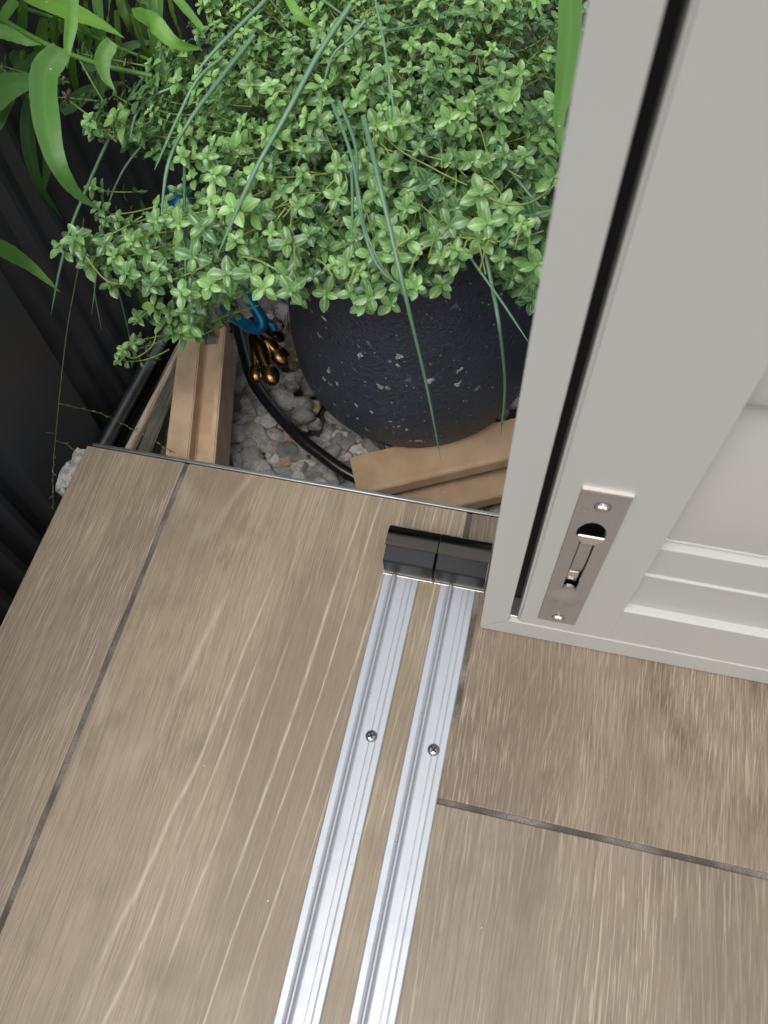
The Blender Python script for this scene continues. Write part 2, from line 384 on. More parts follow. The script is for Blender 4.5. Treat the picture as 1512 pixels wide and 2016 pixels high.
# broken cement at the corner
bm = bmesh.new(); bmesh.ops.create_icosphere(bm, subdivisions=4, radius=1)
for v in bm.verts:
    n = mn.noise(v.co * 1.7) * .35 + mn.noise(v.co * 5) * .15
    q = v.co * (1 + n); v.co = Vector((-.3895 + max(-.8, min(.9, q.x)) * .0145, .308 + max(-.9, min(.9, q.y)) * .026, -.022 + max(-.9, min(.62, q.z)) * .024))
tag(fin('cement_lump', bm, CEM, None, True, 35), 'broken pale grey cement lump sticking out under the left corner of the tiles', 'cement')

# ------------------------------------------------------------------ floor tracks
def make_track(xl, label):
    t = empty('floor_track', (xl + .015, .1, 0), label, 'floor track', 'sliding door floor tracks')
    W = .0294; y0, y1 = -1.0, .2585
    def pr(x): return xl + x
    pts = [(0, .0001), (0, .0013), (.0006, .0021), (.0050, .0023), (.0062, .0018)]
    for k in range(17):   # round rail
        a = math.pi * (1 - k / 16); pts.append((.0088 + .0019 * math.cos(a), .0021 + .0030 * math.sin(a)))
    pts += [(.0115, .0017), (.0122, .0020), (.0148, .0022), (.0190, .0022), (.0192, .0013), (.0198, .0013), (.0200, .0022), (.0232, .0023), (.0238, .00205), (.0245, .0023), (.0284, .0022), (.0291, .0017), (.0294, .0010), (.0294, .0001)]
    bm = bmesh.new(); prof(bm, [(pr(a), b) for a, b in pts], y0, y1)
    fin('track_rail', bm, ALU, t)
    for sy in (.1272, -.62):
        bm = bmesh.new(); cx = xl + .0200
        rings = []
        for r, z in ((.0045, .0020), (.0045, .0027), (.0040, .0037), (.0029, .0044), (.0014, .0047)):
            rings.append([bm.verts.new((cx + r * math.cos(2 * math.pi * k / 24), sy + r * math.sin(2 * math.pi * k / 24), z)) for k in range(24)])
        for A, B in zip(rings, rings[1:]):
            for k in range(24): bm.faces.new((A[k], A[(k + 1) % 24], B[(k + 1) % 24], B[k]))
        bm.faces.new(rings[-1]); s = fin('screw', bm, SCREW, t, True, 60)
        bm = bmesh.new(); a0 = .5 if xl < -.05 else .9
        for a in (a0, a0 + math.pi / 2):
            q = [Vector((cx, sy, .0)) + Matrix.Rotation(a, 3, 'Z') @ Vector(p) for p in ((-.0027, -.0006, .0), (.0027, -.0006, 0), (.0027, .0006, 0), (-.0027, .0006, 0))]
            lo = [bm.verts.new(p + Vector((0, 0, .0035))) for p in q]; hi = [bm.verts.new(p + Vector((0, 0, .00500 if a == a0 else .00504))) for p in q]
            bm.faces.new(hi); [bm.faces.new((lo[i], lo[(i + 1) % 4], hi[(i + 1) % 4], hi[i])) for i in range(4)]
        sc_ = fin('cross_slot', bm, BLACK, t); sc_.parent = s
    return t
make_track(-.0857, 'left silver aluminium track with a round rail, farther from the grey door panel')
make_track(-.0386, 'right silver aluminium track, beside the grey door panel and dark cross joint')

# door stops at the far ends of the tracks
def make_stop(x0, x1, label):
    t = empty('door_stop', ((x0 + x1) / 2, .28, 0), label, 'door stop', 'rubber door stops at the track ends')
    bm = bmesh.new()
    rub = [(.2600, .0022), (.2592, .0250), (.2600, .0260), (.2728, .0296), (.2800, .0296), (.2800, .0022)]
    prof(bm, rub, x0 + .0008, x1 - .0008, 'x')
    bmesh.ops.bevel(bm, geom=[e for e in bm.edges], offset=.0004, segments=2, affect='EDGES')
    fin('rubber_buffer', bm, RUB, t, True, 30)
    bm = bmesh.new(); out = [(.2716, .0300), (.2722, .0309)]
    for k in range(11):
        a = math.pi / 2 * (1 - k / 10); out.append((.2800 + .0160 * math.cos(a), .0150 + .0162 * math.sin(a)))
    out += [(.2960, .0021), (.2945, .0021)]
    for k in range(11):
        a = math.pi / 2 * (k / 10); out.append((.2800 + .0148 * math.cos(a), .0148 + .0152 * math.sin(a)))
    prof(bm, out, x0, x1, 'x'); fin('metal_cap', bm, BLACKCHROME, t, True, 30)
    bm = bmesh.new(); box(bm, x0, x1, .2586, .2965, .0003, .0019, .0003); fin('base_plate', bm, CHROME, t, True, 30)
make_stop(-.0868, -.0450, 'black rubber stop with smoked metal cap at the end of the left track')
make_stop(-.0441, -.0028, 'black rubber stop with smoked metal cap ending the right track by the door')

# ------------------------------------------------------------------ sliding shutter door
YD = .2285; ZT = 1.95
door = empty('shutter_door', (0.0, YD, 0), 'pale grey painted shutter door panel with a recessed steel flush bolt', 'shutter door')
XR = .62
bm = bmesh.new()
# frame stile, mitred at the foot with the bottom rail
def quadprism(bm, pts, y0, y1, bev=.0004):
    A = [bm.verts.new((x, y0, z)) for x, z in pts]; B = [bm.verts.new((x, y1, z)) for x, z in pts]; n = len(pts)
    f = [bm.faces.new(A), bm.faces.new(B[::-1])] + [bm.faces.new((A[(i + 1) % n], A[i], B[i], B[(i + 1) % n])) for i in range(n)]
    bmesh.ops.recalc_face_normals(bm, faces=f)
    if bev: bmesh.ops.bevel(bm, geom=list({e for q in f for e in q.edges}), offset=bev, segments=2, affect='EDGES')
quadprism(bm, [(-.0012, .0022), (.0190, .0280), (.0190, ZT), (-.0012, ZT)], YD, YD + .045)
fin('frame_stile', bm, PAINT, door, True, 40)
bm = bmesh.new(); quadprism(bm, [(-.0008, .0014), (XR + .02, .0014), (XR, .0272), (.0194, .0272)], YD + .0001, YD + .045)
fin('frame_rail', bm, PAINT, door, True, 40)
bm = bmesh.new(); quadprism(bm, [(XR + .0004, .0280), (XR + .0208, .0022), (XR + .0208, ZT), (XR + .0004, ZT)], YD, YD + .045)
fin('frame_stile', bm, PAINT, door, True, 40)
# deep groove between frame and leaf
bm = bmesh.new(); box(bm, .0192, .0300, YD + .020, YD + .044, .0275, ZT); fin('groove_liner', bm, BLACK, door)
bm = bmesh.new(); box(bm, .0194, .0252, YD + .004, YD + .0195, .0276, .0290, .0002); fin('groove_block', bm, TRIM, door)
# stile with pocket for the bolt
PX0, PX1, PZ0, PZ1 = .0393, .0664, .0435, .2338
bm = bmesh.new()
xL, xO, zO = .0255, .0930, .0840
n = 3
holed(bm, [(xL, .0285), (xO, .0285), (xO, ZT), (xL, ZT)], [[(PX0, PZ0), (PX1, PZ0), (PX1, PZ1), (PX0, PZ1)]], YD + .0008, YD + .030)
front = [e for e in bm.edges if all(abs(v.co.y - YD - .0008) < 1e-6 for v in e.verts) and len(e.link_faces) == 2 and abs(e.link_faces[0].normal.dot(e.link_faces[1].normal)) < .5 and all(abs(v.co.x - xL) < 1e-6 for v in e.verts)]
bmesh.ops.bevel(bm, geom=front, offset=.0022, segments=6, affect='EDGES')
fin('stile', bm, PAINT, door, True, 40)
bm = bmesh.new(); box(bm, xO + .0001, XR - .07, YD + .0009, YD + .030, .0285, zO)
bmesh.ops.bevel(bm, geom=[e for e in bm.edges if all(v.co.z > zO - .001 and v.co.y < YD + .002 for v in e.verts)], offset=.0018, segments=1, affect='EDGES')
fin('bottom_rail', bm, PAINT, door)
bm = bmesh.new(); box(bm, XR - .0698, XR - .001, YD + .0008, YD + .030, .0285, ZT); fin('stile', bm, PAINT, door)
# recessed boards above the rail (stepped)
XB = XR - .0702
bm = bmesh.new()
prof(bm, [(YD + .0065, zO - .01), (YD + .0065, .1290), (YD + .0056, .1302), (YD + .0056, .1326), (YD + .0070, .1342), (YD + .0070, .1683), (YD + .0076, .1690), (YD + .0300, .1700), (YD + .0300, zO - .01)], xO + .0002, XB, 'x')
fin('lower_board', bm, PAINT, door)
bm = bmesh.new(); prof(bm, [(YD + .0118, .1704), (YD + .0121, .1716), (YD + .0290, .1760), (YD + .0290, .1706)], xO + .0004, XB, 'x'); fin('sill_strip', bm, LOUV, door)
# louvre blades
def louvre(zb):
    bm = bmesh.new(); pts = []
    cy, cz, L, T, ang = YD + .0190, zb + .0700, .0705, .0056, math.radians(4.5)
    for k in range(40):
        a = 2 * math.pi * k / 40
        u = L * math.copysign(abs(math.cos(a)) ** .8, math.cos(a)); v = T * math.sin(a) * (1 - .15 * abs(math.cos(a)))
        pts.append((cy + v * math.cos(ang) + u * math.sin(ang) * 1.0, cz + u * math.cos(ang) - v * math.sin(ang)))
    prof(bm, pts, xO + .0012, XB - .001, 'x'); fin('louvre_blade', bm, LOUV, door, True, 40)
z = .1715
while z < 1.75: louvre(z); z += .1330
# flush bolt
fb_bm = bmesh.new(); cx = .0526
slot = [(cx - .0048, .0880)] + [(cx - .0048, .1795)] 
arc = circ(cx, .1860, .0086, 20, math.radians(180 + 12), math.radians(-12), True)
holeK = [(cx - .0046, .1040), (cx - .0046, .1750), (cx - .0070, .1790)] + [(cx + .0084 * math.cos(a), .1850 + .0135 * math.sin(a)) for a in [math.radians(190 - 200 * k / 18) for k in range(19)]] + [(cx + .0070, .1790), (cx + .0046, .1750), (cx + .0046, .1040), (cx + .0020, .1075), (cx - .0020, .1082)]
e_ = .0012
ol = [(PX0 + .0002, PZ0 + .0002), (PX1 - .0002, PZ0 + .0002), (PX1 - .0002, PZ1 - .0006), (PX0 + .0002, PZ1 - .0006)]
holed(fb_bm, ol, [holeK], YD - .0003, YD + .0018)
fb = fin('flush_bolt', fb_bm, STEEL, door)
def sub(name, bm, m, smooth=False, auto=None):
    o = fin(name, bm, m, None, smooth, auto); o.parent = fb; return o
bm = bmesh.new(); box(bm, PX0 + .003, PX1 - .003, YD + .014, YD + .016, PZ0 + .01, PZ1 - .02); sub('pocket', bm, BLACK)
bm = bmesh.new(); prof(bm, [(YD - .0005, PZ1 - .0026), (YD - .0016, PZ1 - .0012), (YD - .0012, PZ1 - .0001), (YD + .0010, PZ1 + .0001), (YD + .0010, PZ1 - .0026)], PX0 + .0001, PX1 - .0001, 'x'); sub('top_lip', bm, CHROME, True, 40)
# lever : curved strip in the slot
bm = bmesh.new(); N = 16; fr = []; bk = []
for k in range(N + 1):
    s = k / N; zz = .1255 + s * .0515; yy = YD + .0022 - .0010 * math.sin(s * math.pi) + (.0012 * max(0, .18 - s) / .18)
    fr.append((yy, zz)); bk.append((yy + .0016, zz))
prof(bm, fr + bk[::-1], cx - .0036, cx + .0038, 'x'); lv = sub('lever', bm, STEEL, True, 35)
bm = bmesh.new(); box(bm, cx - .0040, cx + .0040, YD + .0036, YD + .009, .1085, .1235, .0012); sub('bolt_rod', bm, CHROME, True, 40)
# lip on top of the lever, flared
bm = bmesh.new()
A = [(cx - .0036, .1752), (cx + .0042, .1752), (cx + .0082, .1815), (cx + .0082, .1848), (cx - .0074, .1848), (cx - .0074, .1815)]
quadprism(bm, A, YD - .0024, YD + .0012, .0006); sub('thumb_catch', bm, CHROME, True, 40)
# domed boss at the foot of the slot
bm = bmesh.new(); rings = []
for r, h in ((.0118, .0), (.0095, .0004), (.0070, .0011), (.0045, .0018), (.0020, .0022)):
    rings.append([bm.verts.new((cx + r * math.cos(2 * math.pi * k / 36), YD - .00035 - h * 1.5, .0905 + r * 1.15 * math.sin(2 * math.pi * k / 36))) for k in range(36)])
for A_, B_ in zip(rings, rings[1:]):
    for k in range(36): bm.faces.new((A_[k], A_[(k + 1) % 36], B_[(k + 1) % 36], B_[k]))
bm.faces.new(rings[-1]); bmesh.ops.recalc_face_normals(bm, faces=bm.faces); sub('boss', bm, STEEL, True)
for zz in (.2172, .0532):
    bm = bmesh.new(); c2 = .0530; rr = .0042
    o_ = [bm.verts.new((c2 + r * math.cos(2 * math.pi * k / 32), YD - y, zz + r * math.sin(2 * math.pi * k / 32))) for r, y in ((rr, .0003), (rr * .93, .0006), (rr * .86, .0009)) for k in range(32)]
    for q in range(2):
        for k in range(32): bm.faces.new((o_[q * 32 + k], o_[q * 32 + (k + 1) % 32], o_[q * 32 + 32 + (k + 1) % 32], o_[q * 32 + 32 + k]))
    bm.faces.new(o_[64:]); bmesh.ops.recalc_face_normals(bm, faces=bm.faces); sub('screw', bm, STEEL, True, 30)
    bm = bmesh.new()
    box(bm, c2 - .0022, c2 + .0022, YD - .0016, YD - .0007, zz - .0004, zz + .0004); box(bm, c2 - .0004, c2 + .0004, YD - .0017, YD - .0007, zz - .0024, zz + .0024)
    sub('cross_slot', bm, CHROME)
    bm = bmesh.new(); pts = [Vector((c2 + .0044 * math.cos(a), YD - .0004, zz + .0044 * math.sin(a))) for a in [2 * math.pi * k / 32 for k in range(33)]]
    tube(bm, pts, .00018, 5, False); sub('countersink_ring', bm, BLACK)

# ------------------------------------------------------------------ fence on the left
XF = -.468
fence = empty('metal_fence', (XF, .5, GZ), 'black ribbed metal fence sheet standing beside the garden bed', 'fence')
bm = bmesh.new(); pts = []; y = -1.2; pitch = .0345
while y < 2.6:
    if .398 < y + pitch / 2 < .43: y += pitch; continue
    pts += [(XF, y), (XF, y + pitch * .36), (XF + .0080, y + pitch * .64), (XF + .0080, y + pitch * .86)]; y += pitch
pts.append((XF, y))
lo = [bm.verts.new((a, b, -.5)) for a, b in pts]; hi = [bm.verts.new((a, b, .44)) for a, b in pts]
for i in range(len(pts) - 1): bm.faces.new((lo[i], lo[i + 1], hi[i + 1], hi[i]))
bmesh.ops.recalc_face_normals(bm, faces=bm.faces); f_ = fin('ribbed_sheet', bm, FEN, fence)
md = f_.modifiers.new('thick', 'SOLIDIFY'); md.thickness = .0012
bm = bmesh.new(); box(bm, XF + .010, XF + .026, .30, .409, -.5, .46, .0015); fin('post', bm, FEN, fence, True, 40)
bm = bmesh.new(); box(bm, XF - .012, XF + .03, -1.2, 2.6, -.0 + .445, .475, .003); fin('top_rail', bm, FEN, fence, True, 40)

# round dark rail along the bed edge and the things lying beside it
def lie(px0, px1, z0, z1): return at(px0[0], px0[1], z0), at(px1[0], px1[1], z1)
bm = bmesh.new(); a, b = lie((211, 864), (333, 640), -.105, -.105); d = (b - a)
tube(bm, [a - d * .5, a, b, b + d * 1.2], .0085, 20)
tag(fin('metal_pole', bm, DARKM, None, True, 60), 'round dark steel pole lying along the foot of the black fence', 'pole')
def bar(name, qa, qb, wd, th, m, label, cat, rot=0, ext=(.3, .25), shape=None):
    """a long piece lying from a to b with cross-section shape [(across, up)]"""
    a, b = qa, qb; d = b - a; a2 = a - d * ext[0]; b2 = b + d * ext[1]; t = (b2 - a2).normalized()
    s = t.cross(Vector((0, 0, 1))).normalized(); u = s.cross(t)
    s, u = s * math.cos(rot) + u * math.sin(rot), u * math.cos(rot) - s * math.sin(rot)
    sh = shape or [(-wd / 2, 0), (wd / 2, 0), (wd / 2, th), (-wd / 2, th)]
    bm = bmesh.new(); L = (b2 - a2).length; K = 14; rings = []
    for k in range(K + 1):
        p = a2 + t * L * k / K
        rings.append([bm.verts.new(p + s * x + u * y_) for x, y_ in sh])
    n = len(sh)
    for A, B in zip(rings, rings[1:]):
        for i in range(n): bm.faces.new((A[i], A[(i + 1) % n], B[(i + 1) % n], B[i]))
    bm.faces.new(rings[0][::-1]); bm.faces.new(rings[-1]); bmesh.ops.recalc_face_normals(bm, faces=bm.faces)
    es = [e for e in bm.edges if len(e.link_faces) == 2 and e.link_faces[0].normal.angle(e.link_faces[1].normal) > .5]
    bmesh.ops.bevel(bm, geom=es, offset=min(.0012, th * .2), segments=2, affect='EDGES')
    return tag(fin(name, bm, m, None, True, 35), label, cat)
ch = [(-.011, 0), (.011, 0), (.011, .016), (.0095, .016), (.0095, .0015), (-.0015, .0015), (-.0015, .012), (-.003, .012), (-.003, .0015), (-.0095, .0015), (-.0095, .014), (-.011, .014)]
bar('metal_channel', at(247, 874, -.125), at(372, 640, -.125), .022, .016, mk_metal('bronze_anodised', (.12, .11, .10), .35, 'y'), 'dark bronze metal channel lying between the steel pole and the pale timber stake', 'metal channel', shape=ch)
bar('timber_stake', at(266, 876, -.118), at(372, 665, -.118), .0085, .009, PALEWOOD, 'pale square timber stake lying between dark metal channel and grey timber', 'timber stake', rot=.15)
bar('timber_stake', at(300, 884, -.130), at(382, 680, -.130), .015, .020, GREYWOOD, 'dark weathered grey timber lying against the left cardboard channel', 'timber stake', rot=-.1)
# left cardboard channel : profile measured across its width (left wall, trough, right wall)
cs = [(-.0330, -.045), (-.0330, .0), (-.0290, .0015), (-.0110, -.0060), (-.0100, -.0240), (.0110, -.0240), (.0125, .0040), (.0185, .0040), (.0195, .0025), (.0215, -.045)]
bar('cardboard_channel', at(388, 905, -.062), at(412, 652, -.062), .06, .02, CARD, 'long brown cardboard edge channel with a trough, lying upright on the left of the gravel', 'cardboard', ext=(.25, .02), shape=cs)
# right cardboard strips
cs2 = [(-.026, -.004), (-.026, .0), (.016, .0015), (.020, -.001), (.0215, -.014), (.0195, -.014), (.018, -.004), (.014, -.0035)]
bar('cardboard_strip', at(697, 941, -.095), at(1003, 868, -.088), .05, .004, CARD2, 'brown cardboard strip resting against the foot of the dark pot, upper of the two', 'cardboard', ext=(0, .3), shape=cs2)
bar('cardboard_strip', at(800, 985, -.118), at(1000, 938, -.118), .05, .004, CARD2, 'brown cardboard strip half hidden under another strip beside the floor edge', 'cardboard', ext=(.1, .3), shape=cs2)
# hose
hp = [at(455, 590, -.14), at(472, 660, -.130), at(482, 700, -.125), at(499, 750, -.122), at(535, 802, -.12), at(588, 860, -.12), at(634, 897, -.122), at(690, 935, -.125), at(800, 985, -.13), at(930, 1030, -.14)]
bm = bmesh.new(); tube(bm, catmull(hp, 8), .0068, 16)
tag(fin('garden_hose', bm, HOSE, None, True), 'black rubber garden hose curving over the gravel between cardboard and pot', 'hose')

# ------------------------------------------------------------------ gravel
def attr(me, data):
    a = me.attributes.new('leaf', 'FLOAT_VECTOR', 'POINT'); a.data.foreach_set('vector', np.asarray(data, dtype=np.float32).ravel())
ico = bmesh.new(); bmesh.ops.create_icosphere(ico, subdivisions=3, radius=1); ico.verts.ensure_lookup_table()
IV = np.array([v.co[:] for v in ico.verts]); IF = np.array([[v.index for v in f.verts] for f in ico.faces]); ico.free()
def big_mesh(name, V, Fq, A):
    me = D.meshes.new(name); V = np.asarray(V, dtype=np.float32); Fq = np.asarray(Fq, dtype=np.int32)
    me.vertices.add(len(V)); me.vertices.foreach_set('co', V.ravel())
    k = Fq.shape[1]; me.loops.add(Fq.size); me.loops.foreach_set('vertex_index', Fq.ravel())
    me.polygons.add(len(Fq)); me.polygons.foreach_set('loop_start', np.arange(0, Fq.size, k, dtype=np.int32))
    me.update(calc_edges=True); me.validate(); attr(me, A); return me
PCX, PCY = -.121, .559
VV = []; FF = []; AA = []; off = 0
for k in range(1500):
    x = random.uniform(-.45, .06); y = random.uniform(.33, .80)
    if (x - PCX) ** 2 + (y - PCY) ** 2 < .05 ** 2: continue
    s = random.choice((.007, .010, .012, .014, .016)) * random.uniform(.8, 1.2)
    if x < -.33 and y > .55: s *= 1.3
    fr = random.uniform(0, 99); d = IV.copy()
    for _ in range(6):   # planar cuts make broken stone
        nn = rng.normal(size=3); nn /= np.linalg.norm(nn); h = rng.uniform(.55, .8); q = d @ nn; msk = q > h; d[msk] -= np.outer(q[msk] - h, nn)
    ns = np.array([mn.noise(Vector(v * 1.6) + Vector((fr, fr, 0))) for v in d]); d = d * (1 + .28 * ns)[:, None]
    sc = s * rng.uniform(.75, 1.25, 3); sc[2] *= .8; a = rng.uniform(0, 6.28); ca, sa = math.cos(a), math.sin(a)
    d = d * sc; d = d @ np.array([[ca, -sa, 0], [sa, ca, 0], [0, 0, 1]])
    d += (x, y, GZ + random.uniform(-.002, .016)); VV.append(d); FF.append(IF + off); off += len(d)
    AA.append(np.tile([random.random(), random.random(), 0], (len(d), 1)))
me = big_mesh('gravel', np.vstack(VV), np.vstack(FF), np.vstack(AA))
tag(finm('gravel', me, ROCK, None, True, 38), 'loose grey crushed stone gravel covering the garden bed', 'gravel', kind='stuff')

# ------------------------------------------------------------------ pot
PC = Vector((-.121, .559, GZ))
pot = empty('plant_pot', PC, 'large round dark blue-black stone pot with flaked pale paint spots under the thyme', 'plant pot')
bm = bmesh.new(); prf = [(.0, .002), (.056, .002), (.066, .006), (.080, .020), (.099, .041), (.113, .062), (.1245, .090), (.1292, .124), (.128, .165), (.122, .215), (.114, .262), (.107, .305), (.103, .322), (.104, .334), (.1035, .340), (.100, .342), (.096, .338), (.096, .310), (.096, .300)]
cv = catmull([(r, 0, z) for r, z in prf], 4); rings = []
for p in cv:
    rings.append([bm.verts.new((PC.x + max(p.x, .0005) * math.cos(2 * math.pi * k / 96), PC.y + max(p.x, .0005) * math.sin(2 * math.pi * k / 96), PC.z + p.z)) for k in range(96)])
for A, B in zip(rings, rings[1:]):
    for k in range(96): bm.faces.new((A[k], A[(k + 1) % 96], B[(k + 1) % 96], B[k]))
bmesh.ops.recalc_face_normals(bm, faces=bm.faces); fin('pot_body', bm, POT, pot, True)
bm = bmesh.new(); bmesh.ops.create_circle(bm, cap_ends=True, radius=.097, segments=48, matrix=Matrix.Translation((PC.x, PC.y, PC.z + .318))); fin('soil', bm, SOILM, pot)

# ------------------------------------------------------------------ thyme
LU = np.array([-1, -.5, 0, .5, 1]); 
def leaf_template(nv=7):
    V = []; A = []; W = [.045, .14, .235, .285, .27, .185, .05]
    for j in range(nv):
        t = j / (nv - 1); wd = W[j]
        for u in (-1, -.5, 0, .5, 1):
            V.append((u * wd, t * (1 if j < nv - 1 else .985), .30 * abs(u) ** 1.3 * wd - .20 * t * t + .03 * math.sin(t * 3))); A.append((0, abs(u), t))
    Fq = [(j * 5 + i, j * 5 + i + 1, j * 5 + i + 6, j * 5 + i + 5) for j in range(nv - 1) for i in range(4)]
    return np.array(V), np.array(Fq), np.array(A)
LV, LF, LA = leaf_template()
class Acc:
    def __init__(s): s.V = []; s.F = []; s.A = []; s.M = []; s.n = 0
    def add(s, V, Fq, A, mi):
        s.V.append(V); s.F.append(Fq + s.n); s.A.append(A); s.M.append(np.full(len(Fq), mi)); s.n += len(V)
    def build(s, name, mats, parent):
        me = big_mesh(name, np.vstack(s.V), np.vstack(s.F), np.vstack(s.A))
        o = finm(name, me, mats, parent, True); me.polygons.foreach_set('material_index', np.concatenate(s.M).astype(np.int32)); return o
def nrm(v): return v / (np.linalg.norm(v) + 1e-9)
def put_leaf(acc, p, d, up, L, tint, wd=1.0, mi=0):
    y = nrm(d); x = nrm(np.cross(y, up)); z = np.cross(x, y)
    V = p + (LV[:, :1] * x * wd + LV[:, 1:2] * y + LV[:, 2:3] * z) * L
    A = LA.copy(); A[:, 0] = tint; acc.add(V, LF, A, mi)
def np_tube(acc, P, r0, r1, n=5, mi=1, tint=.5):
    P = np.array(P); N = len(P); T = np.gradient(P, axis=0); V = []
    for i in range(N):
        t = nrm(T[i]); a = nrm(np.cross(t, (.1, .3, 1.) if abs(t[2]) < .9 else (1., 0, 0))); b = np.cross(t, a); r = r0 + (r1 - r0) * i / (N - 1)
        for k in range(n):
            q = 2 * math.pi * k / n; V.append(P[i] + (a * math.cos(q) + b * math.sin(q)) * r)
    Fq = [(i * n + k, i * n + (k + 1) % n, (i + 1) * n + (k + 1) % n, (i + 1) * n + k) for i in range(N - 1) for k in range(n)]
    A = np.zeros((len(V), 3)); A[:, 0] = tint; A[:, 1] = .5; acc.add(np.array(V), np.array(Fq), A, mi)
ROOT = np.array([PC.x, PC.y, PC.z + .335])
def sprig(acc, tip, L, leafL, tint, cam_f=0, T=None, tight=1.0):
    tip = np.array(tip); rad = tip - ROOT; rad[2] = 0; rr = np.linalg.norm(rad); out = nrm(rad)
    if T is None and cam_f > 0: T = nrm(nrm(EYE - tip) * cam_f + out * .35 + np.array([0, 0, .5]) + rng.normal(size=3) * .30)
    if T is None: T = nrm(np.array([0, 0, 1.]) + out * min(.9, rr * 3.2) + rng.normal(size=3) * .28 + np.array([0, -.12, 0]))
    back = nrm((ROOT - tip) + rng.normal(size=3) * .02); base = tip + back * L * .9
    base[2] = min(base[2], tip[2] - .1 * L)
    ctrl = tip - T * L * .55
    ts = np.linspace(0, 1, 14); P = [(1 - t) ** 2 * base + 2 * t * (1 - t) * ctrl + t * t * tip for t in ts]
    np_tube(acc, P, .00075, .00045, 5, 1)
    s = 0.0; ang = rng.uniform(0, 3.14); k = 0
    while s < .93:
        t = 1 - s; p = (1 - t) ** 2 * base + 2 * t * (1 - t) * ctrl + t * t * tip; tg = nrm(2 * (1 - t) * (ctrl - base) + 2 * t * (tip - ctrl))
        a = nrm(np.cross(tg, (.21, .4, .9))); b = np.cross(tg, a)
        grow = (.36, .78, 1, 1, .95, .9, .85)[min(k, 6)]; le = leafL * grow * rng.uniform(.85, 1.12); lift = (.75, .32, .15, .05)[min(k, 3)]
        for sg in (0, math.pi):
            q = ang + sg + rng.normal() * .09; d = a * math.cos(q) + b * math.sin(q) + tg * (lift + rng.normal() * .09) + np.array([0, 0, .12])
            upv = tg * 1.1 + np.array([0, -.1, .45]); put_leaf(acc, p, d, upv, le, np.clip(tint + .30 * (1 - grow) + rng.normal() * .12 - .05 * max(0, k - 2), 0, 1), rng.uniform(.9, 1.15))
        if k > 2 and rng.random() < .45:   # little side shoot in the axil
            q = ang + rng.choice((0, math.pi)); d0 = nrm(a * math.cos(q) + b * math.sin(q) + tg * .9); pp = p + d0 * leafL * .35
            for r_ in range(4):
                qq = r_ * math.pi / 2 + ang; d = nrm(np.cross(d0, a)) * math.cos(qq) + a * math.sin(qq) + d0 * .5
                put_leaf(acc, pp, d, d0, leafL * .36, np.clip(tint + .2, 0, 1), 1.1)
        ang += math.pi / 2; k += 1; s += (leafL * (0, .10, .22, .55, .85, .95)[min(k, 5)] * rng.uniform(.85, 1.2) * tight) / L
def zsurf(px, py):
    z = np.interp(py, [-250, 0, 300, 450, 600, 720], [.285, .270, .240, .210, .178, .15]); 
    if px < 400: z -= (400 - px) * .00012
    if px > 900: z -= (px - 900) * .00006
    return z
def inside(x, y, P):
    c = False; j = len(P) - 1
    for i in range(len(P)):
        if (P[i][1] > y) != (P[j][1] > y) and x < (P[j][0] - P[i][0]) * (y - P[i][1]) / (P[j][1] - P[i][1]) + P[i][0]: c = not c
        j = i
    return c
MAIN = [(330, 60), (400, 0), (440, -220), (1200, -220), (1195, 0), (1170, 200), (1135, 330), (1115, 440), (1100, 540), (1060, 565), (1015, 530), (955, 500), (900, 520), (850, 555), (800, 580), (720, 590), (650, 545), (600, 580), (550, 570), (470, 570), (410, 575), (350, 590), (300, 570), (230, 545), (150, 500), (115, 480), (170, 455), (260, 440), (380, 420), (440, 370), (400, 320), (330, 310), (240, 290), (170, 250), (180, 190), (260, 150), (300, 110)]
thyme = empty('thyme_plant', tuple(ROOT), 'bushy green thyme with small oval leaves spilling over the rim of the dark pot', 'thyme plant')
def gap(x, y):
    for gx, gy, gr in ((835, 452, 42), (1045, 470, 34), (960, 500, 26), (900, 440, 22), (365, 240, 30), (290, 350, 70), (680, 520, 14)):
        if (x - gx) ** 2 + (y - gy) ** 2 < gr * gr * .55: return rng.random() < .85
    return False
tips = []
def throw(n, mind, dz0, dz1, layer):
    pts = []; tries = 0
    while len(pts) < n and tries < 60000:
        tries += 1; x = rng.uniform(100, 1200); y = rng.uniform(-220, 605)
        if not inside(x, y, MAIN) or gap(x, y): continue
        md = mind * np.interp(y, [-200, 0, 250, 600], [.6, .72, .85, 1.15])
        if any((x - a) ** 2 + (y - b) ** 2 < md * md for a, b in pts): continue
        pts.append((x, y)); tips.append((x, y, zsurf(x, y) + rng.uniform(dz0, dz1), layer))
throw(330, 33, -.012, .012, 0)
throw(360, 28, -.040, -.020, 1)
throw(260, 27, -.070, -.045, 2)
